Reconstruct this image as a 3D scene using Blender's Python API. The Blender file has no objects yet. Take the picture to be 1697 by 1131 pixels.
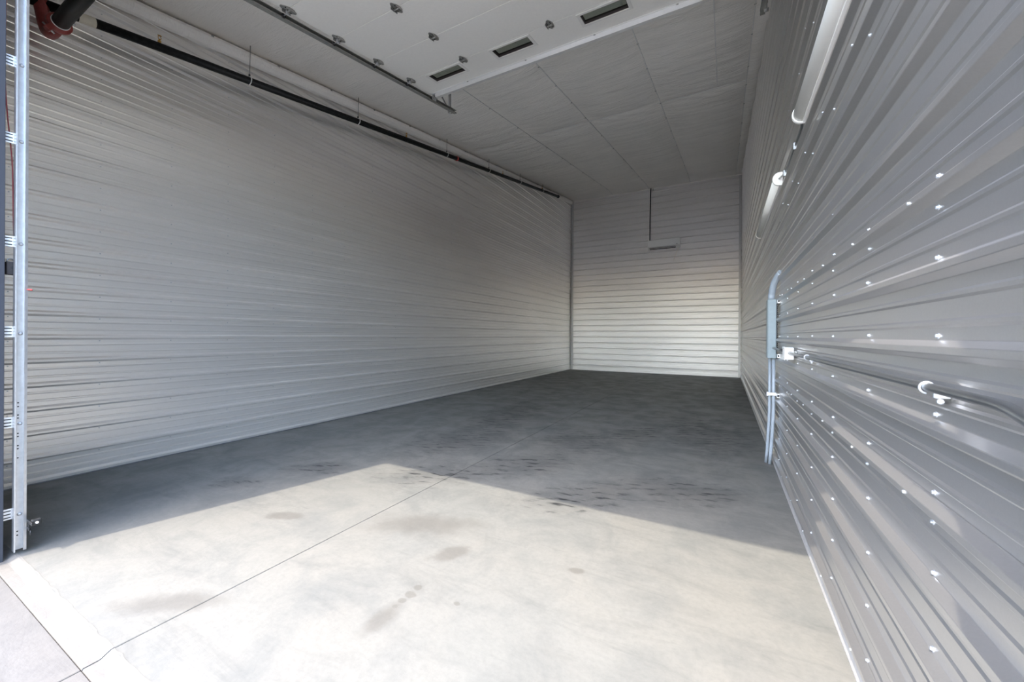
import bpy, bmesh, math, random
from mathutils import Vector, Matrix, noise
R = random.Random(7)
sc = bpy.context.scene
COL = sc.collection

# ------------------------------------------------------------------ camera
HC = 1.44
F = 649.5
yaw = math.atan((1201 - 848.5) / F)
roll = math.atan(0.0058)
cam_d = bpy.data.cameras.new('camera')
cam_d.sensor_fit = 'HORIZONTAL'; cam_d.sensor_width = 36
cam_d.lens = 36 * F / 1697
cam_d.shift_y = -9.5 / 1697
cam_d.clip_start = 0.02
cam = bpy.data.objects.new('camera', cam_d); COL.objects.link(cam)
c, s = math.cos(yaw), math.sin(yaw)
rt = Vector((c, s, 0)); fw = Vector((-s, c, 0)); up = Vector((0, 0, 1))
r2 = math.cos(roll) * rt + math.sin(roll) * up
u2 = -math.sin(roll) * rt + math.cos(roll) * up
M = Matrix((r2, u2, -fw)).transposed().to_4x4()
M.translation = (0, 0, HC)
cam.matrix_world = M
sc.camera = cam

# ------------------------------------------------------------------ world, sun, exposure
SUN_AZ = math.radians(14.4)      # travel direction, from +Y towards +X
SUN_EL = math.radians(56.4)
w = bpy.data.worlds.new('sky'); sc.world = w; w.use_nodes = True
nt = w.node_tree; nt.nodes.clear()
o = nt.nodes.new('ShaderNodeOutputWorld'); bg = nt.nodes.new('ShaderNodeBackground')
sky = nt.nodes.new('ShaderNodeTexSky')
sky.sky_type = 'NISHITA'; sky.sun_disc = False
sky.sun_elevation = SUN_EL; sky.sun_rotation = math.pi + SUN_AZ
sky.dust_density = 1.7; sky.air_density = 1.0
bg.inputs['Strength'].default_value = 1.2
nt.links.new(sky.outputs[0], bg.inputs[0]); nt.links.new(bg.outputs[0], o.inputs[0])
sun_d = bpy.data.lights.new('sun', 'SUN'); sun_d.energy = 4.5; sun_d.angle = math.radians(0.53)
sun_d.color = (1.0, 0.915, 0.78)
sun = bpy.data.objects.new('sun', sun_d); COL.objects.link(sun)
sd = Vector((math.sin(SUN_AZ) * math.cos(SUN_EL), math.cos(SUN_AZ) * math.cos(SUN_EL), -math.sin(SUN_EL)))
sun.rotation_euler = sd.to_track_quat('-Z', 'Y').to_euler(); sun.location = (-4, -12, 18)
vs = sc.view_settings
sc.display_settings.display_device = 'sRGB'
vs.view_transform = 'Standard'; vs.look = 'None'; vs.gamma = 1; vs.use_curve_mapping = False
vs.exposure = 0.54
cy = sc.cycles
cy.max_bounces = 24; cy.diffuse_bounces = 10; cy.glossy_bounces = 16

# ------------------------------------------------------------------ materials
def newmat(name):
    m = bpy.data.materials.new(name); m.use_nodes = True
    n = m.node_tree
    b = n.nodes.get('Principled BSDF')
    return m, n, b
class NT:
    def __init__(s, n): s.n = n
    def node(s, t, **kw):
        x = s.n.nodes.new(t)
        for k, v in kw.items(): setattr(x, k, v)
        return x
    def link(s, a, b): s.n.links.new(a, b)
    def val(s, sock, v):
        if hasattr(v, 'is_linked') or hasattr(v, 'links'): s.link(v, sock)
        else: sock.default_value = v
    def math(s, op, a, b=0.0, clamp=False):
        x = s.node('ShaderNodeMath', operation=op); x.use_clamp = clamp
        s.val(x.inputs[0], a); s.val(x.inputs[1], b); return x.outputs[0]
    def coords(s, scale=(1, 1, 1), rot=(0, 0, 0), loc=(0, 0, 0)):
        if not hasattr(s, 'tc'): s.tc = s.node('ShaderNodeTexCoord')
        mp = s.node('ShaderNodeMapping')
        mp.inputs['Scale'].default_value = scale; mp.inputs['Rotation'].default_value = rot
        mp.inputs['Location'].default_value = loc
        s.link(s.tc.outputs['Object'], mp.inputs['Vector']); return mp.outputs[0]
    def noise(s, vec, scale, detail=3, rough=0.55, dist=0.0):
        x = s.node('ShaderNodeTexNoise'); s.link(vec, x.inputs['Vector'])
        x.inputs['Scale'].default_value = scale; x.inputs['Detail'].default_value = detail
        x.inputs['Roughness'].default_value = rough; x.inputs['Distortion'].default_value = dist
        return x.outputs[0]
    def ramp(s, v, a, b, lo=0.0, hi=1.0):
        x = s.node('ShaderNodeMapRange'); x.interpolation_type = 'SMOOTHSTEP'
        s.link(v, x.inputs[0]); x.inputs[1].default_value = a; x.inputs[2].default_value = b
        x.inputs[3].default_value = lo; x.inputs[4].default_value = hi; return x.outputs[0]
    def mix(s, fac, a, b, blend='MIX'):
        x = s.node('ShaderNodeMix', data_type='RGBA', blend_type=blend)
        s.val(x.inputs[0], fac)
        for i, v in ((6, a), (7, b)):
            if isinstance(v, tuple): x.inputs[i].default_value = v if len(v) == 4 else v + (1,)
            else: s.link(v, x.inputs[i])
        return x.outputs[2]
    def bump(s, h, strength, dist, bsdf, normal=None):
        x = s.node('ShaderNodeBump'); x.inputs['Strength'].default_value = strength
        x.inputs['Distance'].default_value = dist; s.link(h, x.inputs['Height'])
        if normal: s.link(normal, x.inputs['Normal'])
        s.link(x.outputs[0], bsdf.inputs['Normal']); return x.outputs[0]

def simple(name, col, rough=0.5, metal=0.0, nscale=18, var=0.05, bumpd=0.0, spec=0.5):
    m, n, b = newmat(name); t = NT(n)
    v = t.noise(t.coords(), nscale, 4)
    f = t.ramp(v, 0.3, 0.7)
    lo = tuple(x * (1 - var) for x in col); hi = tuple(min(1, x * (1 + var)) for x in col)
    t.link(t.mix(f, lo, hi), b.inputs['Base Color'])
    b.inputs['Metallic'].default_value = metal
    t.link(t.ramp(v, 0.2, 0.8, max(0.03, rough - 0.02), min(1, rough + 0.02)), b.inputs['Roughness'])
    b.inputs['Specular IOR Level'].default_value = spec
    if bumpd: t.bump(v, 0.3, bumpd, b)
    return m

def sheet_metal(name, col, rough, axis, metal=1.0, wav=0.0012, spang=0.03):
    """galvalume wall cladding: fine spangle, faint smears along the sheet, slow oil-canning"""
    m, n, b = newmat(name); t = NT(n)
    st = (1, 0.12, 1) if axis == 'Y' else (0.12, 1, 1)
    sp = t.node('ShaderNodeTexVoronoi'); sp.inputs['Scale'].default_value = 190
    t.link(t.coords(), sp.inputs['Vector'])
    spg = t.node('ShaderNodeSeparateColor'); t.link(sp.outputs['Color'], spg.inputs[0])
    smear = t.noise(t.coords(st), 3.2, 4, 0.6)
    cloud = t.noise(t.coords(), 0.9, 3, 0.5)
    f1 = t.ramp(smear, 0.3, 0.72)
    colr = t.mix(f1, tuple(x * 0.95 for x in col), tuple(min(1, x * 1.02) for x in col))
    g = t.math('MULTIPLY_ADD', spg.outputs[0], spang); n.nodes[-1].inputs[2].default_value = 1 - spang / 2
    cv = t.node('ShaderNodeCombineColor')
    for i in range(3): t.link(g, cv.inputs[i])
    colr = t.mix(1.0, colr, cv.outputs[0], 'MULTIPLY')
    t.link(colr, b.inputs['Base Color'])
    b.inputs['Metallic'].default_value = metal
    r1 = t.math('MULTIPLY_ADD', cloud, 0.03); n.nodes[-1].inputs[2].default_value = rough - 0.015
    r2_ = t.math('MULTIPLY_ADD', spg.outputs[1], 0.0); t.link(r1, n.nodes[-1].inputs[2])
    t.link(r2_, b.inputs['Roughness'])
    if wav:
        wv = t.noise(t.coords((1, 0.5, 1.0) if axis == 'Y' else (0.5, 1, 1.0)), 5.5, 2, 0.5)
        t.bump(wv, 0.25, wav, b)
    return m

def concrete(name, base, warm, dark, outside=False):
    m, n, b = newmat(name); t = NT(n)
    P = t.coords()
    big = t.noise(P, 0.55, 5, 0.6, 0.6)
    mid = t.noise(P, 2.3, 6, 0.65, 0.4)
    fine = t.noise(P, 34, 4, 0.7)
    # trowel / finishing sweep, long streaks
    sw = t.noise(t.coords((0.5, 2.6, 1), (0, 0, math.radians(28))), 2.2, 5, 0.7, 0.8)
    col = t.mix(t.ramp(big, 0.35, 0.65), base, warm)
    col = t.mix(t.ramp(mid, 0.40, 0.72, 0.0, 0.75), col, dark)
    col = t.mix(t.ramp(sw, 0.48, 0.78, 0.0, 0.55), col, tuple(x * 0.80 for x in dark))
    col = t.mix(t.ramp(fine, 0.35, 0.75, 0.0, 0.22), col, tuple(x * 0.7 for x in dark))
    if not outside:
        sx = t.node('ShaderNodeSeparateXYZ'); t.link(P, sx.inputs[0])
        wob = t.noise(P, 6.5, 4, 0.65)
        def blob(x0, y0, rx, ry, ang, hard=0.35):
            dx = t.math('SUBTRACT', sx.outputs[0], x0); dy = t.math('SUBTRACT', sx.outputs[1], y0)
            ca, sa = math.cos(ang), math.sin(ang)
            u = t.math('ADD', t.math('MULTIPLY', dx, ca / rx), t.math('MULTIPLY', dy, sa / rx))
            v = t.math('ADD', t.math('MULTIPLY', dx, -sa / ry), t.math('MULTIPLY', dy, ca / ry))
            d = t.math('SQRT', t.math('ADD', t.math('MULTIPLY', u, u), t.math('MULTIPLY', v, v)))
            d = t.math('ADD', d, t.math('MULTIPLY', t.math('SUBTRACT', wob, 0.5), 1.9))
            return t.ramp(d, 1.0 - hard, 1.0 + hard, 1.0, 0.0)
        def total(lst):
            acc = None
            for a in lst:
                q = blob(*a)
                acc = q if acc is None else t.math('MAXIMUM', acc, q)
            return acc
        A = math.radians(28.5)
        stain = total([(-1.574, 2.081, .14, .07, 1.0), (-3.062, 1.859, .16, .06, .5),
                       (-1.528, 1.711, .028, .022, 0, .25), (-1.523, 1.643, .03, .022, 0, .25), (-1.528, 1.584, .024, .02, 0, .25),
                       (-1.525, 1.53, .02, .018, 0, .25), (-1.254, 1.708, .02, .015, 0, .25), (-1.519, 1.44, .05, .12, 0, .5),
                       (-0.795, 2.301, .05, .03, .3, .3), (-2.6, .97, .25, .07, .6, .6), (-1.0, 1.15, .2, .06, .8, .7), (-2.0, 2.3, .35, .15, .5, .7)])
        tread = total([(-3.85, 2.70, .34, .16, .55, .5), (-4.129, 2.074, .2, .14, .5, .5), (-3.155, 4.386, .75, .42, 1.2, .6),
                       (-1.75, 5.15, .45, .5, .2, .6), (-1.1, 5.9, .7, .3, 1.3, .6), (-2.0, 3.865, .6, .3, .9, .6),
                       (-.35, 3.95, .45, .28, .3, .6), (-1.1, 3.40, .5, .25, .8, .6), (-2.6, 3.2, .5, .25, .7, .6),
                       (-3.4, 6.2, .4, 1.3, .1, .7), (-.3, 6.6, .5, 1.0, .2, .7)])
        # short strokes left by tyres and shoes
        wv = t.node('ShaderNodeTexWave', wave_type='BANDS', bands_direction='Y', wave_profile='SIN')
        t.link(t.coords((1, 1, 1), (0, 0, -A)), wv.inputs['Vector'])
        wv.inputs['Scale'].default_value = 2.6; wv.inputs['Distortion'].default_value = 5.5
        wv.inputs['Detail'].default_value = 3; wv.inputs['Detail Scale'].default_value = 1.6
        st2 = t.noise(t.coords((1.4, 6.5, 1), (0, 0, -A)), 2.4, 4, 0.6, 0.5)
        strokes = t.math('MULTIPLY', t.ramp(wv.outputs[1], 0.45, 0.95), t.ramp(st2, 0.45, 0.62))
        tr = t.math('MULTIPLY', tread, t.math('ADD', t.math('MULTIPLY', strokes, 0.8), 0.24), True)
        col = t.mix(t.math('MULTIPLY', stain, 0.6), col, (0.105, 0.098, 0.086))
        col = t.mix(tr, col, (0.030, 0.031, 0.032))
    t.link(col, b.inputs['Base Color'])
    t.link(t.ramp(mid, 0.2, 0.8, 0.42, 0.7), b.inputs['Roughness'])
    b.inputs['Specular IOR Level'].default_value = 0.35
    h = t.math('ADD', t.math('MULTIPLY', fine, 0.5), t.math('MULTIPLY', sw, 0.8))
    t.bump(h, 0.35 if not outside else 0.6, 0.004, b)
    return m

def fabric(name, col):
    m, n, b = newmat(name); t = NT(n)
    a = t.noise(t.coords((0.8, 4.5, 1)), 3.0, 4, 0.6, 0.7)
    d = t.noise(t.coords((1.2, 5, 1), (0, 0, 0.35)), 7.0, 3, 0.6, 1.2)
    f = t.noise(t.coords(), 1.1, 3)
    t.link(t.mix(t.ramp(f, 0.3, 0.7), tuple(x * 0.95 for x in col), col), b.inputs['Base Color'])
    b.inputs['Roughness'].default_value = 0.38
    h = t.math('ADD', a, t.math('MULTIPLY', d, 0.45))
    t.bump(h, 0.5, 0.03, b)
    return m

def glassmat(name):
    m, n, b = newmat(name); t = NT(n)
    b.inputs['Base Color'].default_value = (0.55, 0.62, 0.54, 1)
    b.inputs['Roughness'].default_value = 0.04; b.inputs['IOR'].default_value = 1.45
    b.inputs['Transmission Weight'].default_value = 1.0
    return m

MT = {}
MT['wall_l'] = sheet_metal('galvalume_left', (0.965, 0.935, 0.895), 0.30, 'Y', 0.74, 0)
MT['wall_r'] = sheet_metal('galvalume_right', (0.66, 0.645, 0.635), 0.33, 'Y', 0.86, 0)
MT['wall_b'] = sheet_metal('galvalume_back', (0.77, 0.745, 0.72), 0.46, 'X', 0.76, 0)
MT['concrete'] = concrete('slab_concrete', (0.184, 0.183, 0.168), (0.195, 0.188, 0.168), (0.130, 0.133, 0.125))
MT['apron'] = concrete('apron_concrete', (0.15, 0.142, 0.131), (0.156, 0.146, 0.133), (0.122, 0.116, 0.108), True)
MT['joint'] = simple('joint_filler', (0.05, 0.045, 0.04), 0.9)
MT['fabric'] = fabric('vinyl_insulation', (0.94, 0.905, 0.85))
MT['tape'] = simple('seam_tape', (0.78, 0.765, 0.74), 0.45)
MT['lip'] = concrete('lip_mortar', (0.185, 0.174, 0.157), (0.192, 0.179, 0.16), (0.155, 0.146, 0.133), True)
MT['white_door'] = simple('door_enamel', (0.90, 0.88, 0.83), 0.42, 0, 40, 0.015, 0.0005)
MT['galv'] = simple('galvanized', (0.68, 0.68, 0.69), 0.38, 0.9, 30, 0.06)
MT['galv_dull'] = simple('galvanized_dull', (0.40, 0.395, 0.37), 0.48, 0.85, 30, 0.10)
MT['strut'] = simple('strut_paint', (0.80, 0.795, 0.78), 0.36, 0.4, 10, 0.02)
MT['black_pipe'] = simple('black_steel_pipe', (0.009, 0.009, 0.0085), 0.45, 0.0, 25, 0.5, 0, 0.25)
MT['red'] = simple('red_enamel', (0.30, 0.055, 0.045), 0.45, 0, 20, 0.15)
MT['red_bright'] = simple('red_band', (0.55, 0.06, 0.05), 0.5)
MT['brass'] = simple('brass', (0.70, 0.42, 0.12), 0.3, 0.9)
MT['cream'] = simple('cream_label', (0.72, 0.66, 0.53), 0.6)
MT['white_plastic'] = simple('white_plastic', (0.88, 0.865, 0.835), 0.35, 0, 12, 0.01, 0)
MT['diffuser'] = simple('lamp_diffuser', (0.93, 0.915, 0.875), 0.45, 0, 12, 0.01, 0)
MT['black'] = simple('black_plastic', (0.018, 0.018, 0.018), 0.5)
MT['jamb'] = simple('jamb_paint', (0.04, 0.043, 0.055), 0.6, 0.0)
MT['panel_grey'] = simple('enclosure_paint', (0.245, 0.295, 0.31), 0.42, 0.0, 30, 0.04)
MT['pvc'] = simple('grey_pvc', (0.33, 0.37, 0.41), 0.40, 0, 25, 0.05)
MT['emt'] = simple('emt_conduit', (0.30, 0.315, 0.33), 0.30, 0.9, 6, 0.04)
MT['screw'] = simple('zinc_screw', (0.60, 0.62, 0.65), 0.4, 0.7, 30, 0.05, 0)
MT['trim'] = simple('corner_trim_metal', (0.55, 0.54, 0.53), 0.5, 0.6, 30, 0.05)
MT['dark_trim'] = simple('base_trim_metal', (0.30, 0.32, 0.34), 0.4, 0.8)
MT['glass'] = glassmat('pane_glass')
MT['gasket'] = simple('window_gasket', (0.05, 0.04, 0.038), 0.6)
MT['frame_cream'] = simple('window_frame_plastic', (0.80, 0.78, 0.74), 0.4, 0, 12, 0.01, 0)
MT['copper_wire'] = simple('red_wire_skin', (0.30, 0.05, 0.05), 0.5)
MT['siding'] = simple('exterior_siding', (0.07, 0.074, 0.082), 0.7, 0.0)
MT['roof'] = simple('roof_metal', (0.4, 0.4, 0.41), 0.5, 0.5)

# ------------------------------------------------------------------ mesh helpers
class MB:
    def __init__(s): s.bm = bmesh.new()
    def box(s, x0, x1, y0, y1, z0, z1, bev=0.0, mat=None, seg=2):
        b = bmesh.new()
        r = bmesh.ops.create_cube(b, size=1)
        for v in b.verts:
            v.co = Vector((x0 + (v.co.x + .5) * (x1 - x0), y0 + (v.co.y + .5) * (y1 - y0), z0 + (v.co.z + .5) * (z1 - z0)))
        if bev: bmesh.ops.bevel(b, geom=b.edges[:], offset=bev, segments=seg, profile=0.5, affect='EDGES')
        if mat: b.transform(mat)
        s.merge(b); return s
    def merge(s, b):
        me = bpy.data.meshes.new('tmp'); b.to_mesh(me); b.free()
        s.bm.from_mesh(me); bpy.data.meshes.remove(me)
    def tube(s, pts, r, n=12, cap=True, smooth=True):
        pts = [Vector(p) for p in pts]
        rs = r if isinstance(r, (list, tuple)) else [r] * len(pts)
        rings = []; ref = None
        for i, p in enumerate(pts):
            if i == 0: d = pts[1] - p
            elif i == len(pts) - 1: d = p - pts[-2]
            else: d = (pts[i + 1] - p).normalized() + (p - pts[i - 1]).normalized()
            d.normalize()
            if ref is None: ref = Vector((0, 0, 1)) if abs(d.z) < .9 else Vector((1, 0, 0))
            a = ref - d * ref.dot(d); a.normalize(); ref = a; b2 = d.cross(a)
            rings.append([s.bm.verts.new(p + rs[i] * (math.cos(2 * math.pi * k / n) * a + math.sin(2 * math.pi * k / n) * b2)) for k in range(n)])
        for i in range(len(rings) - 1):
            for k in range(n):
                f = s.bm.faces.new((rings[i][k], rings[i][(k + 1) % n], rings[i + 1][(k + 1) % n], rings[i + 1][k])); f.smooth = smooth
        if cap:
            s.bm.faces.new(rings[0][::-1]); s.bm.faces.new(rings[-1])
        return s
    def prism(s, prof, path_a, path_b, ax, ay):
        """closed profile (u,v) swept straight from path_a to path_b; ax, ay = section axes"""
        ax = Vector(ax); ay = Vector(ay); A = Vector(path_a); B = Vector(path_b)
        va = [s.bm.verts.new(A + ax * u + ay * v) for u, v in prof]
        vb = [s.bm.verts.new(B + ax * u + ay * v) for u, v in prof]
        n = len(prof)
        for i in range(n): s.bm.faces.new((va[i], va[(i + 1) % n], vb[(i + 1) % n], vb[i]))
        s.bm.faces.new(va[::-1]); s.bm.faces.new(vb)
        return s
    def sweep(s, prof, frames, closed=True):
        """profile swept through frames (origin, ax, ay)"""
        rings = [[s.bm.verts.new(o_ + a_ * u + b_ * v) for u, v in prof] for o_, a_, b_ in frames]
        n = len(prof)
        for i in range(len(rings) - 1):
            for k in range(n if closed else n - 1):
                s.bm.faces.new((rings[i][k], rings[i][(k + 1) % n], rings[i + 1][(k + 1) % n], rings[i + 1][k]))
        if closed:
            s.bm.faces.new(rings[0][::-1]); s.bm.faces.new(rings[-1])
        return s
    def lathe(s, prof, o, axis, n=16, smooth=True):
        axis = Vector(axis).normalized(); ref = Vector((0, 0, 1)) if abs(axis.z) < .9 else Vector((1, 0, 0))
        a = (ref - axis * ref.dot(axis)).normalized(); b2 = axis.cross(a); o = Vector(o)
        rings = [[s.bm.verts.new(o + axis * h + r * (math.cos(2 * math.pi * k / n) * a + math.sin(2 * math.pi * k / n) * b2)) for k in range(n)] for r, h in prof]
        for i in range(len(rings) - 1):
            for k in range(n):
                f = s.bm.faces.new((rings[i][k], rings[i][(k + 1) % n], rings[i + 1][(k + 1) % n], rings[i + 1][k])); f.smooth = smooth
        s.bm.faces.new(rings[0][::-1]); s.bm.faces.new(rings[-1])
        return s
    def mesh(s, name, mat):
        bmesh.ops.recalc_face_normals(s.bm, faces=s.bm.faces[:])
        me = bpy.data.meshes.new(name); s.bm.to_mesh(me); s.bm.free()
        if mat: me.materials.append(MT[mat])
        return me
    def build(s, name, mat, parent=None, label=None):
        return link(name, s.mesh(name, mat), parent, label)
def link(name, me, parent=None, label=None):
    ob = bpy.data.objects.new(name, me); COL.objects.link(ob)
    if parent is not None: setpar(ob, parent)
    if label: ob['label'] = label
    return ob
WLOC = {}
def setpar(ob, parent):
    ob.parent = parent
    l = WLOC.get(parent.name, Vector((0, 0, 0)))
    ob.matrix_parent_inverse = Matrix.Translation(-l)
def thing(name, label, cat, loc=(0, 0, 0), group=None, kind=None):
    e = bpy.data.objects.new(name, None); COL.objects.link(e)
    e.location = loc; e.empty_display_size = 0.1; WLOC[e.name] = Vector(loc)
    return tag(e, label, cat, group, kind)
def tag(e, label=None, cat=None, group=None, kind=None):
    if label: e['label'] = label
    if cat: e['category'] = cat
    if group: e['group'] = group
    if kind: e['kind'] = kind
    return e
def arc(p, q, r_, n=6): pass
def smooth_path(pts, rad, n=6):
    pts = [Vector(p) for p in pts]; out = [pts[0]]
    for i in range(1, len(pts) - 1):
        a, b_, c_ = pts[i - 1], pts[i], pts[i + 1]
        r_ = min(rad, (a - b_).length * .45, (c_ - b_).length * .45)
        p0 = b_ + (a - b_).normalized() * r_; p1 = b_ + (c_ - b_).normalized() * r_
        for k in range(n + 1):
            t_ = k / n
            out.append(p0 * (1 - t_) ** 2 + b_ * 2 * t_ * (1 - t_) + p1 * t_ ** 2)
    out.append(pts[-1]); return out

# ------------------------------------------------------------------ dimensions
XL, XR, YB, YF = -5.76, 0.52, 15.87, 0.652
def zc(y): return 4.84 + 0.148 * y          # underside of the ceiling blanket
def zdoor(y): return 4.335 + 0.170 * y      # underside of the opened overhead door
JX0, JX1, HEAD = -4.03, 0.33, 4.27          # door opening

# ------------------------------------------------------------------ floor and apron
JNT = -2.445
fl = tag(MB().box(XL - .1, XR + .1, 0.70, YB + .1, -0.30, -0.010).build('floor', 'joint'),
         'smooth concrete garage floor with one long saw-cut joint and dark scuffs', 'floor', kind='structure')
def slab(x0, x1, y0, y1, ztop, thick, par, mat, rough_edge=False):
    m = MB(); bm = m.bm
    nx = max(1, int((x1 - x0) / .06)) if rough_edge else 1
    prof = [(y0, ztop - thick), (y0, ztop), (y1, ztop), (y1, ztop - thick)]
    m.box(x0, x1, y0, y1, ztop - thick, ztop, 0.003, seg=1)
    return m.build('slab', mat, par)
slab(XL - .1, JNT - .003, 0.70, YB + .1, 0, .012, fl, 'concrete')
slab(JNT + .003, XR + .1, 0.70, YB + .1, 0, .012, fl, 'concrete')
# sloped lip at the door line, slightly ragged
def lip(x0, x1):
    m = MB(); bm = m.bm; n = int((x1 - x0) / .035); rows = []
    for i in range(n + 1):
        x = x0 + (x1 - x0) * i / n
        j = 0.006 * noise.noise(Vector((x * 9, 3, 0))) + 0.004 * noise.noise(Vector((x * 31, 1, 0)))
        k = 0.002 * noise.noise(Vector((x * 14, 9, 0)))
        pr = [(0.712 + j * 1.5, 0.0012), (0.700 + j, -0.001), (0.668 + j * .4, -0.019 + k), (0.660, -0.021 + k), (0.612 + .3 * j, -0.0225), (0.6085, -0.03), (0.6085, -.12), (.712, -.12)]
        rows.append([bm.verts.new((x, y, z)) for y, z in pr])
    for i in range(n):
        for k in range(8): bm.faces.new((rows[i][k], rows[i][(k + 1) % 8], rows[i + 1][(k + 1) % 8], rows[i + 1][k]))
    bm.faces.new(rows[0]); bm.faces.new(rows[-1][::-1])
    return m.build('threshold_lip', 'lip', fl)
lip(JX0 - .3, JNT - .004); lip(JNT + .004, JX1 + .3)
ap = tag(MB().box(-60, 60, -90, 0.606, -0.25, -0.036).build('driveway', 'joint'),
         'pale broom-finished concrete driveway outside the door line', 'driveway', kind='structure')
slab(-60, JNT - .003, -90, 0.606, -0.024, .012, ap, 'apron')
slab(JNT + .003, 60, -90, 0.606, -0.024, .012, ap, 'apron')

# ------------------------------------------------------------------ corrugated walls
def sheet_profile(z0, pitch, nr, h=0.030, lap_hi=True):
    """list of (z, out): starts just under a lap rib, runs over nr pitches, ends covering the next lap rib"""
    P = []
    for i in range(nr + 1):
        zr = z0 + i * pitch; e = 0.0016 if i == nr else 0.0
        P += [(zr - .029, e), (zr - .0265, .0012 + e), (zr - .0105, h - .0012 + e), (zr - .008, h + e), (zr + .008, h + e), (zr + .0105, h - .0012 + e), (zr + .0265, .0012 + e), (zr + .029, e)]
        if i < nr:
            for k in (1, 2):
                zm = zr + pitch * k / 3
                P += [(zm - .012, 0.0), (zm - .005, .0052), (zm + .005, .0052), (zm + .012, 0.0)]
    return P
def clip(bm, a, b, up_only=True):
    """cut away everything above z = a + b*y"""
    nrm = Vector((0, -b, 1)).normalized()
    bmesh.ops.bisect_plane(bm, geom=bm.verts[:] + bm.edges[:] + bm.faces[:], plane_co=(0, 0, a), plane_no=nrm, clear_outer=True)
def side_sheet(par, X, sgn, y0, y1, z0, pitch, nr, mat, floor_cut=0.012, step=0.42):
    prof = [p for p in sheet_profile(z0, pitch, nr)]
    prof = [p for p in prof if p[0] > floor_cut]
    if z0 < floor_cut + .03: prof = [(floor_cut, prof[0][1])] + prof
    m = MB(); bm = m.bm; n = max(1, int((y1 - y0) / step)); rows = []
    for i in range(n + 1):
        y = y0 + (y1 - y0) * i / n; row = []
        for z, of in prof:
            wob = 0.0007 * noise.noise(Vector((y * .8, z * 2.1, X)))
            row.append(bm.verts.new((X + sgn * (of + wob), y, z)))
        rows.append(row)
    for i in range(n):
        for k in range(len(prof) - 1):
            bm.faces.new((rows[i][k], rows[i][k + 1], rows[i + 1][k + 1], rows[i + 1][k]))
    clip(bm, 4.84 + .012, .148)
    if not bm.faces: bm.free(); return None
    return m.build('wall_sheet', mat, par)

# --- right wall
RP, RZ0 = 0.2205, 0.083
wr = MB().box(XR + .004, XR + .14, YF - .2, YB + .12, -0.02, 7.4)
clip(wr.bm, 4.95, .148)
wr = tag(wr.build('wall_right', 'siding'), 'ribbed silver metal wall carrying the strip lights and conduits', 'wall', kind='structure')
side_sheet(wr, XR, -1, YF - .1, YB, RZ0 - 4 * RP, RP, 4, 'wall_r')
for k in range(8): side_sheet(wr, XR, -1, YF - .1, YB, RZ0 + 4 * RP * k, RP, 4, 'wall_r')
# --- left wall, two lengths per course
LP, LZ0 = 0.2283, 0.256
wl = MB().box(XL - .14, XL - .004, YF - .2, YB + .12, -0.02, 7.4)
clip(wl.bm, 4.95, .148)
wl = tag(wl.build('wall_left', 'siding'), 'ribbed silver metal wall under the black sprinkler pipe', 'wall', kind='structure')
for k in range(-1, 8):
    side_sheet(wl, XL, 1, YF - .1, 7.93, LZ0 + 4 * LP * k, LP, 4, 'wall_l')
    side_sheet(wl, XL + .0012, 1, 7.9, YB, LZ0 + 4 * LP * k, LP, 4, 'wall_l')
# --- back wall
BP, BZ0 = 0.2345, 0.222
wb = tag(MB().box(XL - .14, XR + .14, YB + .004, YB + .14, -0.02, 7.3).build('wall_back', 'siding'),
         'ribbed silver metal end wall behind the air conditioner', 'wall', kind='structure')
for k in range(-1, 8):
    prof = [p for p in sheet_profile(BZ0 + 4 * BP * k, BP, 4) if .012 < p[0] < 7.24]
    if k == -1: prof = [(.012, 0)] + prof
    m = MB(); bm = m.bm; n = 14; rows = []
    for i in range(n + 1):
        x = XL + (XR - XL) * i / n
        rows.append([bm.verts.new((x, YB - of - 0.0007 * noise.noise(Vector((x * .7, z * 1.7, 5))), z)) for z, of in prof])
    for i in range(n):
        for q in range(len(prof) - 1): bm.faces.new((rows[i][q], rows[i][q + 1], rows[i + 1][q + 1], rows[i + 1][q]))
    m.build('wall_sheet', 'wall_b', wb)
# --- front wall with the door opening
m = MB(); y0, y1 = 0.45, YF
m.box(-30, JX0 - .02, y0, y1, -.03, 5.0); m.box(JX1 + .02, 25, y0, y1, -.03, 5.0); m.box(JX0 - .02, JX1 + .02, y0, y1, HEAD, 5.0)
wf = tag(m.build('wall_front', 'siding'), 'painted metal wall around the open overhead doorway', 'wall', kind='structure')
MB().box(JX0 - .06, JX0, y0 - .012, y1, -.024, HEAD, .003).build('jamb_trim', 'jamb', wf)
MB().box(JX1, JX1 + .06, y0 - .012, y1, -.024, HEAD, .003).build('jamb_trim', 'jamb', wf)
MB().box(JX0 - .06, JX1 + .06, y0 - .012, y1 - .001, HEAD - .002, HEAD + .06, .003).build('head_trim', 'jamb', wf)

# --- screws on the walls
def screw_mesh():
    m = MB(); m.lathe([(0.0085, 0), (0.0085, .0015), (0.006, .0022)], (0, 0, 0), (-1, 0, 0), 10)
    m.lathe([(0.0052, .002), (0.0052, .006), (0.003, .0072)], (0, 0, 0), (-1, 0, 0), 6, False)
    return m.mesh('screw', 'screw')
SM = screw_mesh()
pos = []
cols = [0.94 + .588 * i for i in range(26)]
for y in cols:
    k = 0
    while True:
        zr = RZ0 + RP * k
        if zr > zc(y) - .08: break
        pos.append((XR, y + R.uniform(-.012, .012), zr + .039 + R.uniform(-.004, .004)))
        if k % 4 == 0:
            if zr > .12: pos.append((XR, y + R.uniform(-.012, .012), zr - .045))
            pos.append((XR - .0295, y + .1 + R.uniform(-.02, .02), zr + R.uniform(-.003, .003)))
        k += 1
pos.sort(key=lambda p: (Vector(p) - Vector((0, 0, HC))).length if p[1] > .95 else 99)
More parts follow.
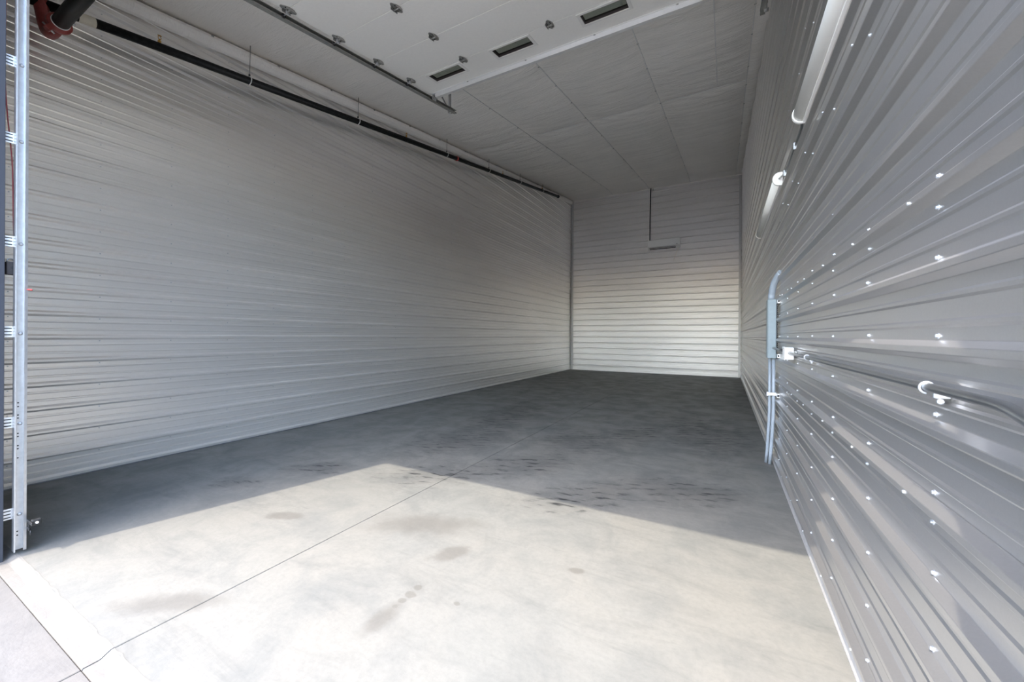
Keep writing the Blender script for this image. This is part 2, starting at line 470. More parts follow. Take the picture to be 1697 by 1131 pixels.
for p in pos[:300]:
    ob = bpy.data.objects.new('screw', SM); COL.objects.link(ob); ob.parent = wr; ob.location = p
def screws_stuff(par, plist, flip):
    m = MB()
    for p in plist:
        m.lathe([(0.006, 0), (0.006, .0012), (0.004, .002), (0.004, .005)], p, flip, 6, False)
    return tag(m.build('screws', 'screw', par), kind='stuff')
screws_stuff(wr, pos[300:], (-1, 0, 0))
lp = []
for y in [0.95 + .6 * i for i in range(25)]:
    k = 0
    while LZ0 + LP * k < zc(y) - .15:
        lp.append((XL, y, LZ0 + LP * k - .04)); k += 1
screws_stuff(wl, lp, (1, 0, 0))

# --- corner and base trims
def trim(n, label, mb, mat): return tag(mb.build('trim_%d' % n, mat), label, 'trim', kind='structure')
trim(1, 'pale vertical corner trim between left and back metal walls', MB().box(XL + .022, XL + .10, YB - .036, YB - .023, .01, 7.18, .002).box(XL + .022, XL + .034, YB - .1, YB - .023, .01, 7.16, .002), 'trim')
trim(2, 'pale vertical corner trim between right and back metal walls', MB().box(XR - .10, XR - .024, YB - .036, YB - .023, .01, 7.20, .002).box(XR - .034, XR - .024, YB - .1, YB - .023, .01, 7.16, .002), 'trim')
tag(MB().box(XL + .001, XL + .026, YF, YB - .03, .001, .016).build('baseboard_left', 'dark_trim'), 'thin dark base angle along the left metal wall', 'trim', kind='structure')
bb = MB().prism([(0, 0), (-.028, 0), (-.028, .006), (-.020, .012), (-.006, .055), (0, .055)], (XR - .001, YF, .001), (XR - .001, YB - .03, .001), (1, 0, 0), (0, 0, 1))
tag(bb.build('baseboard_right', 'trim'), 'thin silver base trim along the right metal wall', 'trim', kind='structure')
tag(MB().box(XL + .05, XR - .05, YB - .034, YB - .001, .001, .02).build('baseboard_back', 'trim'), 'thin silver base trim under the end wall', 'trim', kind='structure')

# ------------------------------------------------------------------ ceiling blanket
rf = MB(); rf.prism([(YF - .2, 5.02 + .148 * (YF - .2)), (YB + .14, 5.02 + .148 * (YB + .14)), (YB + .14, 5.16 + .148 * (YB + .14)), (YF - .2, 5.16 + .148 * (YF - .2))], (XL - .14, 0, 0), (XR + .14, 0, 0), (0, 1, 0), (0, 0, 1))
ce = tag(rf.build('ceiling', 'roof'), 'sloping ceiling of white vinyl insulation blankets', 'ceiling', kind='structure')
XS = [XL - .02, -4.0, -2.61, -1.15, 0.325, XR + .0]
YS = [YF - .02, 8.25, YB + .01]
def blanket(x0, x1, y0, y1, sag, last):
    m = MB(); bm = m.bm
    nx = max(3, int((x1 - x0) / .055)); ny = int((y1 - y0) / .05)
    rows = []
    for j in range(ny + 1):
        y = y0 + (y1 - y0) * j / ny; tv = j / ny; row = []
        for i in range(nx + 1):
            x = x0 + (x1 - x0) * i / nx; tu = i / nx
            pu = 1 - abs(2 * tu - 1) ** 3; ey = min(tv, 1 - tv) * (y1 - y0)
            pv = 1 - math.exp(-ey / .22)
            z = zc(y) + .03 - sag * pu * pv
            edge = max(0, min(1, pu * 2.2))
            # creases: mostly across the run, fanning from the seams
            z += edge * (.011 * noise.noise(Vector((x * 1.1 + y * .35, y * 6.0, 1.7))) + .006 * noise.noise(Vector((x * 2.2 - y * .8, y * 13, 4.1))))
            near = math.exp(-ey / .45)
            z += edge * near * .018 * noise.noise(Vector((x * 2.0 + y * 2.0, y * 9 - x * 3, 8.8)))
            # slow billows
            z += edge * .014 * noise.noise(Vector((x * .9, y * 1.6, 2.2)))
            if y > 15.15: z -= .10 * ((y - 15.15) / .72) ** 2
            row.append(bm.verts.new((x, y, z)))
        rows.append(row)
    for j in range(ny):
        for i in range(nx):
            f = bm.faces.new((rows[j][i], rows[j][i + 1], rows[j + 1][i + 1], rows[j + 1][i])); f.smooth = True
    m.build('insulation_blanket', 'fabric', ce)
for j in range(2):
    for i in range(5):
        blanket(XS[i], XS[i + 1], YS[j], YS[j + 1], .055 if i < 4 else .015, i == 4)
def tape_y(x, y0, y1, wd=.008, dz=.022):
    m = MB(); n = int((y1 - y0) / .3); 
    fr = []
    for i in range(n + 1):
        y = y0 + (y1 - y0) * i / n; z = zc(y) + dz - (.10 * ((y - 15.15) / .72) ** 2 if y > 15.15 else 0)
        fr.append((Vector((x + .006 * noise.noise(Vector((y, x, 0))), y, z)), Vector((1, 0, 0)), Vector((0, 0, 1))))
    m.sweep([(-wd, 0), (wd, 0), (wd, .006), (-wd, .006)], fr); m.build('seam_strip', 'tape', ce)
for x in XS[1:5]: tape_y(x, YF, YB - .02)
tape_y(-.14, YF, 7.95, .008, -.052)
MB().prism([(-.008, 0), (.008, 0), (.008, .006), (-.008, .006)], (XL, 8.25, zc(8.25) + .022), (XR, 8.25, zc(8.25) + .022), (0, 1, 0), (0, 0, 1)).build('seam_strip', 'tape', ce)
m = MB()
for x in XS[1:5]:
    y = 1.2 + R.random()
    while y < 15.2:
        m.box(x - .012, x + .012, y - .006, y + .006, zc(y) + .008, zc(y) + .018, .002, seg=1); y += R.uniform(.55, 1.25)
tag(m.build('seam_clips', 'galv_dull', ce), kind='stuff')
# eave strip on the left
st = MB(); frs = []
n = 60
for i in range(n + 1):
    y = YF + (YB - .05 - YF) * i / n
    frs.append((Vector((XL + .02, y, zc(y) - .165 + .008 * noise.noise(Vector((y * 1.3, 0, 0))))), Vector((1, 0, 0)), Vector((0, 0, 1))))
st.sweep([(0, 0), (.02, -.012), (.05, .004), (.082, .05), (.092, .095), (.075, .135), (.03, .15), (0, .15)], frs)
for f in st.bm.faces: f.smooth = False
t3 = trim(3, 'white vinyl eave strip along the top of the left metal wall', st, 'fabric')
for i in range(13):
    y = 1.72 + i * .78 * (1 + .02 * i)
    if y < 15: MB().box(XL + .085, XL + .115, y - .014, y + .014, zc(y) - .055, zc(y) - .035, .003, seg=1).build('clip', 'galv_dull', t3)
# bottom edge of the blanket at the end wall
trim(4, 'white vinyl strip closing the ceiling above the end wall', MB().box(XL + .02, XR - .02, YB - .06, YB - .022, 7.10, 7.16, .008), 'fabric')

# ------------------------------------------------------------------ overhead door (open, under the ceiling)
SL = math.atan(0.170)
dd = Vector((0, math.cos(SL), math.sin(SL))); dn = Vector((0, -math.sin(SL), math.cos(SL)))
YE = 4.775
DX0, DX1 = -3.965, 0.30
PL = 0.6
def dpt(x, dist, off=0.0):
    """point on the door face; dist measured back from the far end along the door, off = above the face"""
    return Vector((x, YE, zdoor(YE))) - dd * dist + dn * off
door = thing('overhead_door', 'white sectional overhead door rolled up under the ceiling', 'garage door', (DX0, YE, 4.3))
WX = [-3.665, -2.63, -1.465, -0.36]
def pmatrix(p): return Matrix(((1, 0, 0, p.x), (0, dd.y, dn.y, p.y), (0, dd.z, dn.z, p.z), (0, 0, 0, 1)))
for i in range(6):
    far = dpt(0, i * PL); Mx = pmatrix(far)       # local y: -PL..0, local z: 0..0.045
    m = MB()
    if i == 0:
        ya, yb = -.545, -.335                     # window row
        xs = [DX0]
        for wx in WX: xs += [wx, wx + .52]
        xs.append(DX1)
        m.box(DX0, DX1, -PL + .002, ya, 0, .045, .0, Mx); m.box(DX0, DX1, yb, -.002, 0, .045, 0, Mx)
        for k in range(0, len(xs), 2): m.box(xs[k], xs[k + 1], ya, yb, 0, .045, 0, Mx)
        bmesh.ops.remove_doubles(m.bm, verts=m.bm.verts[:], dist=1e-5)
    else:
        m.box(DX0, DX1, -PL + .002, -.002, 0, .045, .004, Mx, 2)
    dp = m.build('door_panel', 'white_door', door)
    if i == 0:
        for wx in WX:
            fr = MB()
            fr.box(wx - .03, wx + .55, ya - .028, ya + .008, -.006, .004, .003, Mx, 1); fr.box(wx - .03, wx + .55, yb - .008, yb + .028, -.006, .004, .003, Mx, 1)
            fr.box(wx - .03, wx + .008, ya, yb, -.006, .004, .003, Mx, 1); fr.box(wx + .512, wx + .55, ya, yb, -.006, .004, .003, Mx, 1)
            fr.build('window_frame', 'frame_cream', dp)
            gk = MB()
            gk.box(wx + .002, wx + .518, ya + .002, ya + .014, .004, .05, 0, Mx); gk.box(wx + .002, wx + .518, yb - .014, yb - .002, .004, .05, 0, Mx)
            gk.box(wx + .002, wx + .014, ya + .014, yb - .014, .004, .05, 0, Mx); gk.box(wx + .506, wx + .518, ya + .014, yb - .014, .004, .05, 0, Mx)
            gk.build('gasket', 'gasket', dp)
            MB().box(wx + .012, wx + .508, ya + .012, yb - .012, .024, .034, 0, Mx).build('pane', 'glass', dp)
# last section bends into the curve above the header
e0 = dpt(0, 6 * PL); tgt = Vector((0, -.49, -.33)).normalized(); nn = Vector((0, -tgt.z, tgt.y)) * -1
Mx = Matrix(((1, 0, 0, 0), (0, -tgt.y, -tgt.z * -1 * -1, e0.y), (0, -tgt.z, -tgt.y, e0.z), (0, 0, 0, 1)))
m = MB(); m.box(DX0, DX1, -.50, -.004, 0, .045, .004, Mx); m.build('door_panel', 'white_door', door)

def hinge(x, dist, edge):
    Mx = pmatrix(dpt(x, dist)); m = MB()
    # two tapered leaves
    for sg in (-1, 1):
        pr = [(-.042, sg * .006), (.042, sg * .006), (.034, sg * .04), (.009, sg * .085), (-.009, sg * .085), (-.034, sg * .04)]
        b = bmesh.new()
        lo = [b.verts.new((u, v, -.008)) for u, v in pr]; hi = [b.verts.new((u, v, 0)) for u, v in pr]
        b.faces.new(lo); b.faces.new(hi[::-1])
        for k in range(6): b.faces.new((lo[k], lo[(k + 1) % 6], hi[(k + 1) % 6], hi[k]))
        b.transform(Mx); m.merge(b)
        # raised side wings
        for q in (-1, 1):
            m.box(q * .036 - .003, q * .036 + .003, min(sg * .004, sg * .045), max(sg * .004, sg * .045), -.026, -.006, 0, Mx)
    a, b_ = Mx @ Vector((-.045, 0, -.017)), Mx @ Vector((.045, 0, -.017))
    m.tube([a, b_], .009, 8)
    h = m.build('hinge', 'galv_dull', door)
    bo = MB()
    for u in (-.02, .02):
        for v in (-.042, -.022, .022, .042):
            q = Mx @ Vector((u, v, -.008)); bo.lathe([(.006, 0), (.006, .004), (.003, .006)], q, -dn, 6, False)
    bo.build('bolt', 'black', h)
    if edge:
        sx = -1 if edge == 'L' else 1
        r_ = MB(); r_.tube([Mx @ Vector((sx * .02, 0, -.03)), Mx @ Vector((sx * .085, 0, -.03))], .0055, 8)
        r_.box(-.012 + sx * .02, .012 + sx * .02, -.018, .018, -.036, -.008, .003, Mx, 1)
        r_.build('roller_stem', 'galv', h)
        MB().lathe([(.016, -.007), (.022, -.006), (.022, .006), (.016, .007)], Mx @ Vector((sx * .085, 0, -.03)), (1, 0, 0), 14).build('roller', 'black', h)
for k in range(1, 6):
    hinge(DX0 + .045, k * PL, 'L'); hinge(DX1 - .045, k * PL, 'R')
    for x in (-3.02, -1.80, -0.62): hinge(x, k * PL, None)
# stiffening strut along the far edge
Mx = pmatrix(dpt(0, 0)); m = MB()
pr = [(-.105, 0), (-.105, -.004), (-.085, -.004), (-.078, -.052), (-.022, -.052), (-.015, -.004), (.004, -.004), (.004, 0)]
b = bmesh.new()
A_ = [b.verts.new((DX0 + .05, u, v)) for u, v in pr]; B_ = [b.verts.new((DX1 - .05, u, v)) for u, v in pr]
for k in range(8): b.faces.new((A_[k], A_[(k + 1) % 8], B_[(k + 1) % 8], B_[k]))
b.faces.new(A_); b.faces.new(B_[::-1]); b.transform(Mx); m.merge(b)
stt = m.build('strut', 'strut', door)
for x in (-3.3, -2.36, -1.42, -.48):
    MB().box(x - .012, x + .012, -.1, -.085, -.012, -.003, .002, Mx, 1).build('strut_clip', 'galv_dull', stt)
for sx, X in ((-1, DX0), (1, DX1)):
    m = MB(); xa = X - sx * .0
    m.box(min(X, X - sx * .085), max(X, X - sx * .085), -.10, .012, -.008, 0, .002, Mx, 1)
    m.box(min(X, X - sx * .006), max(X, X - sx * .006), -.09, .0, -.075, 0, .001, Mx, 1)
    m.box(min(X - sx * .03, X - sx * .036), max(X - sx * .03, X - sx * .036), -.09, .0, -.06, 0, .001, Mx, 1)
    tb = m.build('top_bracket', 'galv', door)
    MB().tube([Mx @ Vector((X - sx * .06, -.05, -.03)), Mx @ Vector((X + sx * .045, -.05, -.03))], .0055, 8).build('roller_stem', 'galv', tb)
    MB().lathe([(.016, -.007), (.022, -.006), (.022, .006), (.016, .007)], Mx @ Vector((X + sx * .042, -.05, -.03)), (1, 0, 0), 14).build('roller', 'black', tb)

# ------------------------------------------------------------------ door tracks
def track(X, sg, label, yend):
    """sg = +1: channel opens towards +X"""
    root = thing('door_track', label, 'door track', (X, .715, 0), 'overhead door tracks')
    YV = .716; off = -.03
    # centre line in the YZ plane
    slope = .170; corner = Vector((0, YV, zdoor(YV) + off)); R_ = .38
    ang = math.atan(slope); tl = R_ * math.tan((math.pi / 2 - ang) / 2)
    pv = corner - Vector((0, 0, tl)); ps = corner + dd * tl
    prof = [(-.0, -.026), (.05, -.026), (.05, -.020), (.004, -.020), (.004, .020), (.042, .020), (.046, .012), (.050, .014), (.048, .026), (0, .026)]
    def frame(p, d):
        d = d.normalized(); nrm = Vector((0, d.z, -d.y))   # inside of the bend
        return (Vector((X, p.y, p.z)), Vector((sg, 0, 0)), nrm)
    vert = [Vector((0, YV, .022)), pv]
    MB().sweep(prof, [frame(p, Vector((0, 0, 1))) for p in vert]).build('vertical_rail', 'galv', root)
    arcp = []; cpt = pv + Vector((0, R_, 0))
    for k in range(11):
        a = math.pi - (math.pi / 2 - ang) * k / 10
        p = cpt + Vector((0, math.cos(a) * R_, math.sin(a) * R_)); d = Vector((0, math.sin(a), -math.cos(a)))
        arcp.append(frame(p, d))
    MB().sweep(prof, arcp).build('curved_rail', 'galv_dull', root)
    L = (yend - ps.y) / dd.y
    MB().sweep(prof, [frame(ps, dd), frame(ps + dd * L, dd)]).build('horizontal_rail', 'galv_dull', root)
    # slotted jamb brackets
    for z in (3.20, 2.70, 2.03, 1.445, .855, .262):
        m = MB(); wl_ = .004
        xb = X - sg * .004
        m.box(min(xb, xb - sg * .004), max(xb, xb - sg * .004), YF - .0, YV + .014, z - .035, z + .035, .001, seg=1)
        m.box(min(xb, xb - sg * .05), max(xb, xb - sg * .05), YF + .0005, YF + .0045, z - .035, z + .035, .001, seg=1)
        br = m.build('jamb_bracket', 'galv', root)
        sl = MB()
        for dz in (-.021, 0, .021):
            sl.box(min(xb, xb + sg * .0012), max(xb, xb + sg * .0012), YF + .004, YV - .03, z + dz - .0035, z + dz + .0035)
        sl.build('slot', 'black', br)
        MB().lathe([(.011, 0), (.011, .003), (.006, .006), (.004, .007)], (X + sg * .004, YV + .004, z - .012), (sg, 0, 0), 10).build('carriage_bolt', 'galv', br)
    # bolt holes low on the rail
    for z in (.98, .955, .90, .88, .78, .76, .70, .68, .62, .14, .115):
        MB().lathe([(.0045, 0), (.0045, .0008)], (X + sg * .004, YV - .004, z), (sg, 0, 0), 8).build('bolt_hole', 'black', root)
    # hanger at the far end
    pe = ps + dd * (L - .13); zt = zc(pe.y) + .05
    m = MB()
    m.box(X - .004 - sg * .008, X + .004 - sg * .008, pe.y - .022, pe.y + .022, pe.z - .055, zt, .001, seg=1)
    m.box(X - sg * .012, X - sg * .012 + sg * .03 if sg > 0 else X - sg * .012, pe.y + .018, pe.y + .022, pe.z - .055, zt) if sg > 0 else m.box(X - .018, X + .012, pe.y + .018, pe.y + .022, pe.z - .055, zt)
    m.build('hanger_angle', 'galv', root)
    q = ps + dd * (L - .09)
    m = MB(); m.box(X - .03, X + .03, q.y - .03, q.y + .03, q.z - .034, q.z - .028, .001, seg=1)
    m.box(X - sg * .012 - .003, X - sg * .012 + .003, q.y - .03, q.y + .03, q.z - .034, q.z + .05, .001, seg=1)
    m.lathe([(.011, 0), (.011, .008), (.006, .014)], (X - sg * .006, q.y, q.z + .045), (sg, 0, 0), 6, False)
    m.build('end_clamp', 'galv_dull', root)
    # diagonal brace back to the ceiling
    a_ = Vector((X - sg * .016, pe.y - .02, pe.z + .02)); b_ = Vector((X - sg * .016, pe.y - .55, zc(pe.y - .55) + .05))
    m = MB(); m.prism([(-.002, -.018), (.002, -.018), (.002, .018), (-.002, .018)], a_, b_, (1, 0, 0), (0, .3, .95)); m.build('brace', 'galv_dull', root)
    return root
trk = track(-4.058, 1, 'galvanized overhead door track standing against the dark doorway jamb', 5.37)
track(0.392, -1, 'galvanized overhead door track whose end hangs beside the right metal wall', 5.40)

# safety sensor at the foot of the left rail
ps_ = thing('safety_sensor', 'small black photo-eye bracket clipped low on the door track', 'sensor', (-4.0, .76, .17))
MB().box(-4.01, -3.90, .742, .748, .196, .216, .002, seg=1).box(-4.01, -3.965, .742, .748, .150, .166, .002, seg=1).box(-3.985, -3.975, .742, .748, .15, .21, .001, seg=1).build('bracket', 'black', ps_)
MB().box(-3.955, -3.92, .748, .79, .188, .226, .006).build('housing', 'black', ps_)
MB().lathe([(.007, 0), (.008, .008), (.005, .012)], (-3.92, .769, .207), (1, 0, 0), 14).build('lens', 'white_plastic', ps_)
MB().tube(smooth_path([(-3.985, .752, .158), (-3.955, .75, .14), (-3.975, .752, .12), (-4.0, .757, .112)], .02), .004, 6).build('wire', 'black', ps_)
# keyed latch behind the rail
la = thing('track_latch', 'small dark lock box mounted behind the door track', 'lock', (-4.07, .68, 1.84))
MB().box(-4.115, -4.072, .664, .706, 1.815, 1.90, .005).build('case', 'gasket', la)
MB().tube([(-4.09, .668 + .016 - .016 * math.cos(a), 1.898 + .022 * math.sin(a)) for a in [math.pi * k / 8 for k in range(9)]], .0035, 6).build('shackle', 'emt', la)
MB().lathe([(.009, 0), (.009, .003)], (-4.072, .69, 1.86), (1, 0, 0), 10).build('knob', 'black', la)
tag(MB().tube(smooth_path([(-4.10, .662, 3.9), (-4.10, .659, 3.06), (-4.098, .669, 2.85), (-4.09, .690, 2.55), (-4.085, .694, 2.2), (-4.08, .70, 1.92)], .1), .0035, 6).build('low_voltage_wire', 'copper_wire'),
    'thin dark red wire hanging down behind the door track', 'wire')
MB().tube([(-4.010, .741, 1.722), (-3.992, .752, 1.72), (-3.985, .756, 1.716)], [.004, .006, .003], 8).build('wire_nut', 'red_bright', trk, 'red wire nut')

# ------------------------------------------------------------------ sprinkler pipe along the left wall
PX = -5.56
def zp(y): return 4.53 + .1736 * (y - 1.36)
pd = Vector((0, 1, .1736)).normalized()
sp = thing('sprinkler_pipe', 'long black sprinkler pipe hung along the top of the left metal wall', 'pipe', (PX, 1.36, zp(1.36)))
MB().tube([(PX, 1.0, zp(1.0)), (PX, 7.3, zp(7.3)), (PX, 13.82, zp(13.82))], .045, 18).build('pipe', 'black_pipe', sp)
MB().lathe([(.046, 0), (.056, .004), (.056, .05), (.04, .066)], (PX, 13.80, zp(13.80)), pd, 16).build('end_cap', 'black_pipe', sp)
MB().lathe([(.0455, 0), (.0462, .002), (.0462, .12), (.0455, .122)], (PX, 1.33, zp(1.33)), pd, 18).build('label_band', 'cream', sp, 'cream paper label')
MB().lathe([(.046, 0), (.054, .004), (.054, .035), (.046, .04)], (PX, 7.45, zp(7.45)), pd, 16).build('coupling_band', 'red_bright', sp, 'red band')
for y in (1.95, 5.79, 9.6, 12.3):
    p = Vector((PX + .02, y, zp(y) + .042)); m = MB()
    m.lathe([(.016, 0), (.016, .018), (.011, .022), (.009, .035)], p, (0.15, 0, 1), 6, False)
    q = p + Vector((.006, 0, .045))
    for k in (-1, 1): m.tube([q + Vector((0, k * .010, -.012)), q + Vector((0, k * .014, .008)), q + Vector((0, k * .005, .026))], .003, 6)
    m.lathe([(.018, 0), (.018, .003), (.006, .006)], q + Vector((0, 0, .026)), (.15, 0, 1), 10)
    m.build('sprinkler_head', 'brass', sp)
for y in (2.90, 4.65, 7.09, 8.89, 10.71, 12.4):
    ctr = Vector((PX, y, zp(y))); m = MB()
    pts = []
    for k in range(17):
        a = math.pi * 2 * k / 16 + math.pi / 2
        pts.append(ctr + Vector((math.cos(a) * .052, 0, math.sin(a) * .054 + .002)))
    m.tube(pts, .006, 6, cap=False)
    hr = m.build('pipe_hanger', 'white_plastic', sp)
    MB().tube([(PX, y, zp(y) + .055), (PX, y + .01, zc(y) + .03)], .0055, 8).build('threaded_rod', 'galv_dull', hr)
    MB().lathe([(.012, 0), (.012, .03)], (PX, y, zp(y) + .056), (0, 0, 1), 6, False).build('rod_nut', 'black', hr)
# large cross main with grooved coupling
cm = thing('sprinkler_main', 'large black pipe with red grooved coupling near the top of the door track', 'pipe', (-5.2, 1.12, 4.2))
MY, MZ = 1.14, 4.20
MB().tube(smooth_path([(-5.30, MY, MZ), (-4.45, MY, MZ), (-4.45, MY, zc(MY) + .05)], .15, 8), .057, 26).build('pipe', 'black_pipe', cm)
MB().tube(smooth_path([(-5.27, MY, MZ), (-5.56, MY, MZ), (-5.56, MY - .05, MZ + .30), (-5.56, MY - .02, zp(MY))], .12, 8), [.056] * 4 + [.05] * 20 if False else .05, 20).build('elbow', 'red', cm, 'red painted elbow')
m = MB()
m.lathe([(.058, -.026), (.078, -.024), (.082, -.012), (.082, .012), (.078, .024), (.058, .026)], (-5.235, MY, MZ), (1, 0, 0), 26)
for a in (.9, .9 + math.pi):
    d_ = Vector((0, math.cos(a), math.sin(a)))
    Mb = Matrix.Translation(Vector((-5.235, MY, MZ)) + d_ * .095) @ Matrix.Rotation(a, 4, 'X')
    m.box(-.026, .026, -.030, .030, -.022, .022, .006, Mb)
cp = m.build('coupling', 'red', cm, 'red grooved coupling')
for a in (.9, .9 + math.pi):
    d_ = Vector((0, math.cos(a), math.sin(a))); t_ = Vector((0, -math.sin(a), math.cos(a))); p = Vector((-5.235, MY, MZ)) + d_ * .103
    MB().tube([p - t_ * .045, p + t_ * .045], .007, 8).build('coupling_bolt', 'galv', cp)
MB().lathe([(.0575, 0), (.061, .002), (.061, .010), (.0575, .012)], (-5.205, MY, MZ), (1, 0, 0), 26).build('gasket_ring', 'white_plastic', cm)
MB().tube([(-4.8, MY, MZ + .05), (-4.8, MY, zc(MY) + .03)], .006, 8).build('hanger_rod', 'galv_dull', cm)

# ------------------------------------------------------------------ mini split on the back wall
ac = thing('mini_split', 'white wall-mounted air conditioner on the ribbed end wall', 'air conditioner', (-2.03, YB - .12, 4.74))
ax0, ax1, az0, az1 = -2.60, -1.47, 4.735, 5.09
pr = [(0, 0), (-.06, 0), (-.155, .05), (-.205, .10), (-.215, .13), (-.215, az1 - az0 - .03), (-.20, az1 - az0 - .006), (-.185, az1 - az0), (0, az1 - az0)]
MB().prism(pr, (ax0, YB - .022, az0), (ax1, YB - .022, az0), (0, 1, 0), (0, 0, 1)).build('body', 'white_plastic', ac)
MB().box(ax0 + .035, ax1 - .04, YB - .2405, YB - .236, az0 + .10, az1 - .02, .004).build('front_panel', 'white_plastic', ac)
Ml = Matrix.Translation((0, YB - .175, az0 + .03)) @ Matrix.Rotation(math.radians(-28), 4, 'X')
MB().box(ax0 + .06, ax1 - .15, -.055, .035, -.012, .006, .004, Ml).build('outlet_slot', 'black', ac)
MB().box(ax0 + .065, ax1 - .155, -.05, -.02, -.02, -.012, .003, Ml).build('louver', 'white_plastic', ac)
MB().box(ax1 - .13, ax1 - .08, YB - .242, YB - .236, az0 + .125, az0 + .14, .001).build('indicator', 'gasket', ac)
ls = tag(MB().tube(smooth_path([(ax0 + .045, YB - .06, 5.05), (ax0 + .045, YB - .05, 5.9), (ax0 + .055, YB - .05, 6.6), (ax0 + .06, YB - .055, 7.0), (ax0 + .075, YB - .07, 7.16)], .2), .020, 10).build('refrigerant_line', 'black'),
    'black refrigerant line rising from the air conditioner to the ceiling', 'pipe')
tag(MB().tube(smooth_path([(-1.53, YB - .10, 4.75), (-1.56, YB - .08, 4.66), (-1.66, YB - .06, 4.42), (-1.70, YB - .035, 4.29)], .06), .007, 8).build('drain_tube', 'cream'),
    'thin pale tube dangling under the air conditioner', 'tube')
tag(MB().box(-2.46, -2.44, YB - .06, YB - .035, 7.02, 7.14, .004).build('ceiling_clip', 'galv_dull'), 'small metal clip beside the refrigerant line top', 'clip')

# ------------------------------------------------------------------ strip lights on the right wall
def strip(y0, y1, label):
    lt = thing('strip_light', label, 'light', (XR - .05, y0, 2.95), 'eight foot strip lights')
    xb = XR - .0215; zb, zt_ = 2.955, 3.08; zm = (zb + zt_) / 2
    MB().box(xb - .026, xb, y0 + .012, y1 - .012, zb, zt_, .003).build('housing', 'white_plastic', lt)
    pr = [(-.024, -.057)] + [(-.024 - .056 * math.sin(a), -.057 * math.cos(a)) for a in [math.pi * k / 14 for k in range(1, 14)]] + [(-.024, .057)]
    m = MB(); m.prism(pr, (xb, y0 + .02, zm), (xb, y1 - .02, zm), (1, 0, 0), (0, 0, 1))
    for f in m.bm.faces:
        if len(f.verts) == 4: f.smooth = True
    m.build('diffuser', 'diffuser', lt)
    pe = [(0, -.065)] + [(-.026 - .060 * math.sin(a), -.065 * math.cos(a)) for a in [math.pi * k / 14 for k in range(0, 15)]] + [(0, .065)]
    for ya in (y0, y1 - .022):
        MB().prism(pe, (xb, ya, zm), (xb, ya + .022, zm), (1, 0, 0), (0, 0, 1)).build('end_cap', 'white_plastic', lt)
strip(1.0, 3.42, 'white strip light with a cable leaving its far end')
strip(4.70, 7.14, 'white strip light high above the grey wiring trough')
cb = thing('light_cable', 'dark cable joining the two strip lights along the ribbed wall', 'cable', (XR - .04, 3.42, 2.96))
MB().tube(smooth_path([(XR - .05, 3.41, 3.0), (XR - .032, 3.52, 2.975), (XR - .030, 4.1, 2.965), (XR - .030, 4.5, 2.985), (XR - .05, 4.71, 3.02)], .1), .009, 8).build('cable', 'emt', cb)
for y in (3.83, 4.42):
    MB().box(XR - .046, XR - .018, y - .008, y + .008, 2.94, 2.995, .003, seg=1).build('strap', 'screw', cb)

# ------------------------------------------------------------------ wiring trough and conduits on the right wall
tr = thing('wiring_trough', 'tall grey wiring trough on struts beside the white junction box', 'electrical box', (.455, 5.16, 1.2))
MB().box(.415, .492, 5.10, 5.26, 1.205, 1.850, .004).build('body', 'panel_grey', tr)
MB().box(.4105, .4145, 5.105, 5.255, 1.21, 1.845, .001).build('cover', 'panel_grey', tr)
MB().box(.420, .4875, 5.096, 5.0995, 1.215, 1.840, .001).build('end_plate', 'panel_grey', tr)
for z in (1.235, 1.82):
    m = MB(); m.box(.4925, .518, 5.02, 5.34, z - .021, z + .021, .002, seg=1); su = m.build('mounting_strut', 'galv', tr)
    MB().box(.497, .512, 5.0185, 5.022, z - .012, z + .012).build('strut_opening', 'black', su)
# shade in the gap behind the trough, modelled as a black lumpy strip
m = MB()
for k in range(26):
    z = 1.255 + k * .0225; m.lathe([(.004, 0), (.010 + R.uniform(-.003, .003), .006), (.004, .013)], (.4935, 5.112, z), (1, 0, 0), 7)
m.box(.4925, .5, 5.10, 5.12, 1.256, 1.80); m.build('gap_shade_strip', 'black', tr)
# twin PVC risers
def riser(dx, dy, label):
    m = MB(); m.tube(smooth_path([(.444 + dx, 5.17 + dy, 1.21), (.446 + dx, 5.17 + dy, .62), (.436 + dx, 5.245 + dy, .25), (.424 + dx, 5.295 + dy, .0)], .25, 8), .0165, 14)
    ob = m.build('conduit_riser', 'pvc'); tag(ob, label, 'conduit', 'grey risers under the wiring trough')
    return ob
riser(0.0, .05, 'grey plastic riser farther from the metal wall, under the wiring trough')
riser(.030, -.005, 'grey plastic riser closer to the metal wall, under the wiring trough')
cl = thing('conduit_clamp', 'white clamp on a short strut holding the two grey risers', 'clamp', (.46, 5.16, .80))
MB().box(.418, .500, 5.125, 5.133, .795, .830, .003).build('strap', 'screw', cl)
MB().box(.408, .424, 5.118, 5.145, .79, .835, .003).build('ear', 'screw', cl)
m = MB(); m.box(.494, .519, 5.05, 5.30, .785, .83, .002, seg=1).build('strut', 'galv', cl)
MB().box(.498, .516, 5.048, 5.052, .793, .82).build('strut_opening', 'black', cl)
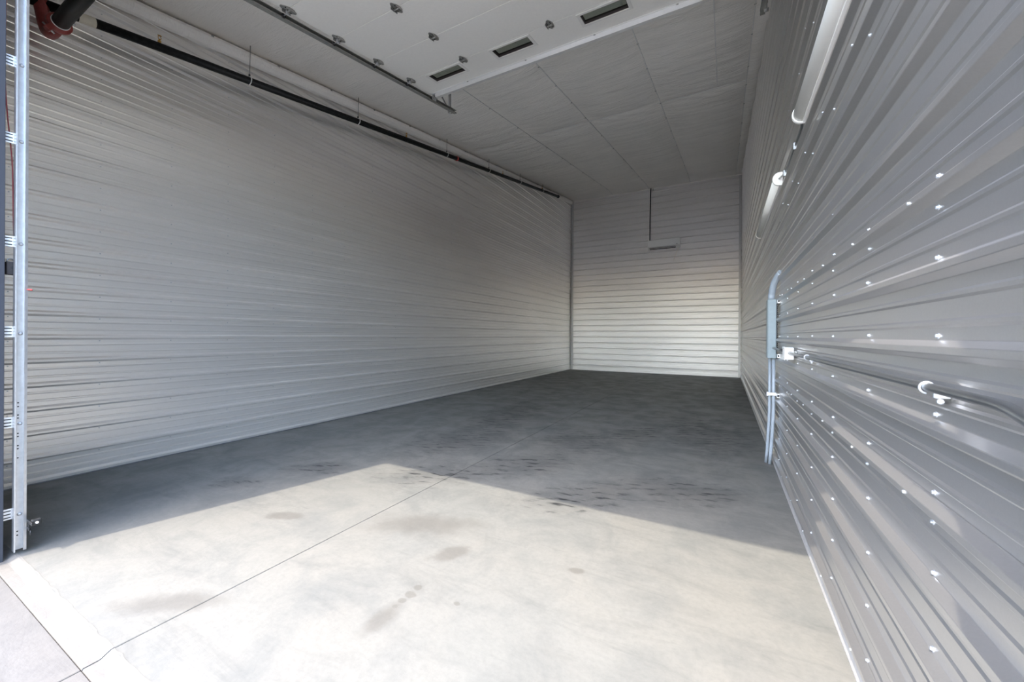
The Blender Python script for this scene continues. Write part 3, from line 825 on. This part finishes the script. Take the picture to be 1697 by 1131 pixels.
tag(MB().tube(smooth_path([(.452, 5.17, 1.845), (.452, 5.17, 1.90), (.465, 5.10, 2.02), (.500, 5.02, 2.10), (.519, 4.99, 2.12)], .08, 8), .033, 16).build('conduit_elbow', 'pvc'),
    'thick grey conduit bending from the trough top into the ribbed wall', 'conduit')
jb = thing('junction_box', 'small white junction box with cover on the right metal wall', 'junction box', (.47, 3.95, 1.25))
MB().box(.440, .500, 3.92, 4.04, 1.252, 1.352, .006).build('box', 'white_plastic', jb)
MB().box(.4345, .4395, 3.912, 4.048, 1.247, 1.357, .002).build('cover', 'white_plastic', jb)
m = MB(); m.box(.4475, .4945, 3.9165, 3.9195, 1.26, 1.344, .001).build('end_plate', 'white_plastic', jb)
m = MB(); m.box(.5, .518, 3.90, 4.06, 1.29, 1.325, .002).build('bracket', 'galv_dull', jb)
for z in (1.262, 1.342):
    MB().lathe([(.004, 0), (.003, .002)], (.4345, 3.98, z), (-1, 0, 0), 8).build('cover_screw', 'emt', jb)
tag(MB().tube([(.466, 5.10, 1.318), (.466, 4.5, 1.316), (.466, 4.04, 1.312)], .0115, 12).build('conduit_link', 'emt'), 'short metal conduit between the trough and the white junction box', 'conduit')
hc = thing('wall_conduit', 'long metal conduit running along the ribbed wall from the white junction box', 'conduit', (.47, 3.9, 1.3))
MB().tube(smooth_path([(.472, 3.918, 1.306), (.474, 2.5, 1.306), (.474, 1.30, 1.309), (.462, 1.08, 1.312), (.425, .90, 1.300), (.42, .66, 1.298)], .16, 8), .0117, 16).build('conduit', 'emt', hc)
MB().tube([(.472, 3.90, 1.306), (.472, 3.862, 1.306)], .017, 8, smooth=False).build('connector', 'galv_dull', hc)
for y in (3.18, 1.445):
    m = MB(); pts = [(.474 - .0145 * math.cos(a), y, 1.307 + .0145 * math.sin(a)) for a in [(-.6 + 1.2 * 0) + k * math.pi * 1.25 / 12 - .9 for k in range(13)]]
    m.tube(pts, .0035, 6); m.box(.486, .5185, y - .006, y + .006, 1.280, 1.296, .002, seg=1)
    sb = m.build('strap', 'screw', hc)
    MB().lathe([(.008, 0), (.008, .005), (.004, .008)], (.500, y - .002, 1.272), (-.6, -.8, 0), 8).build('strap_bolt', 'screw', sb)
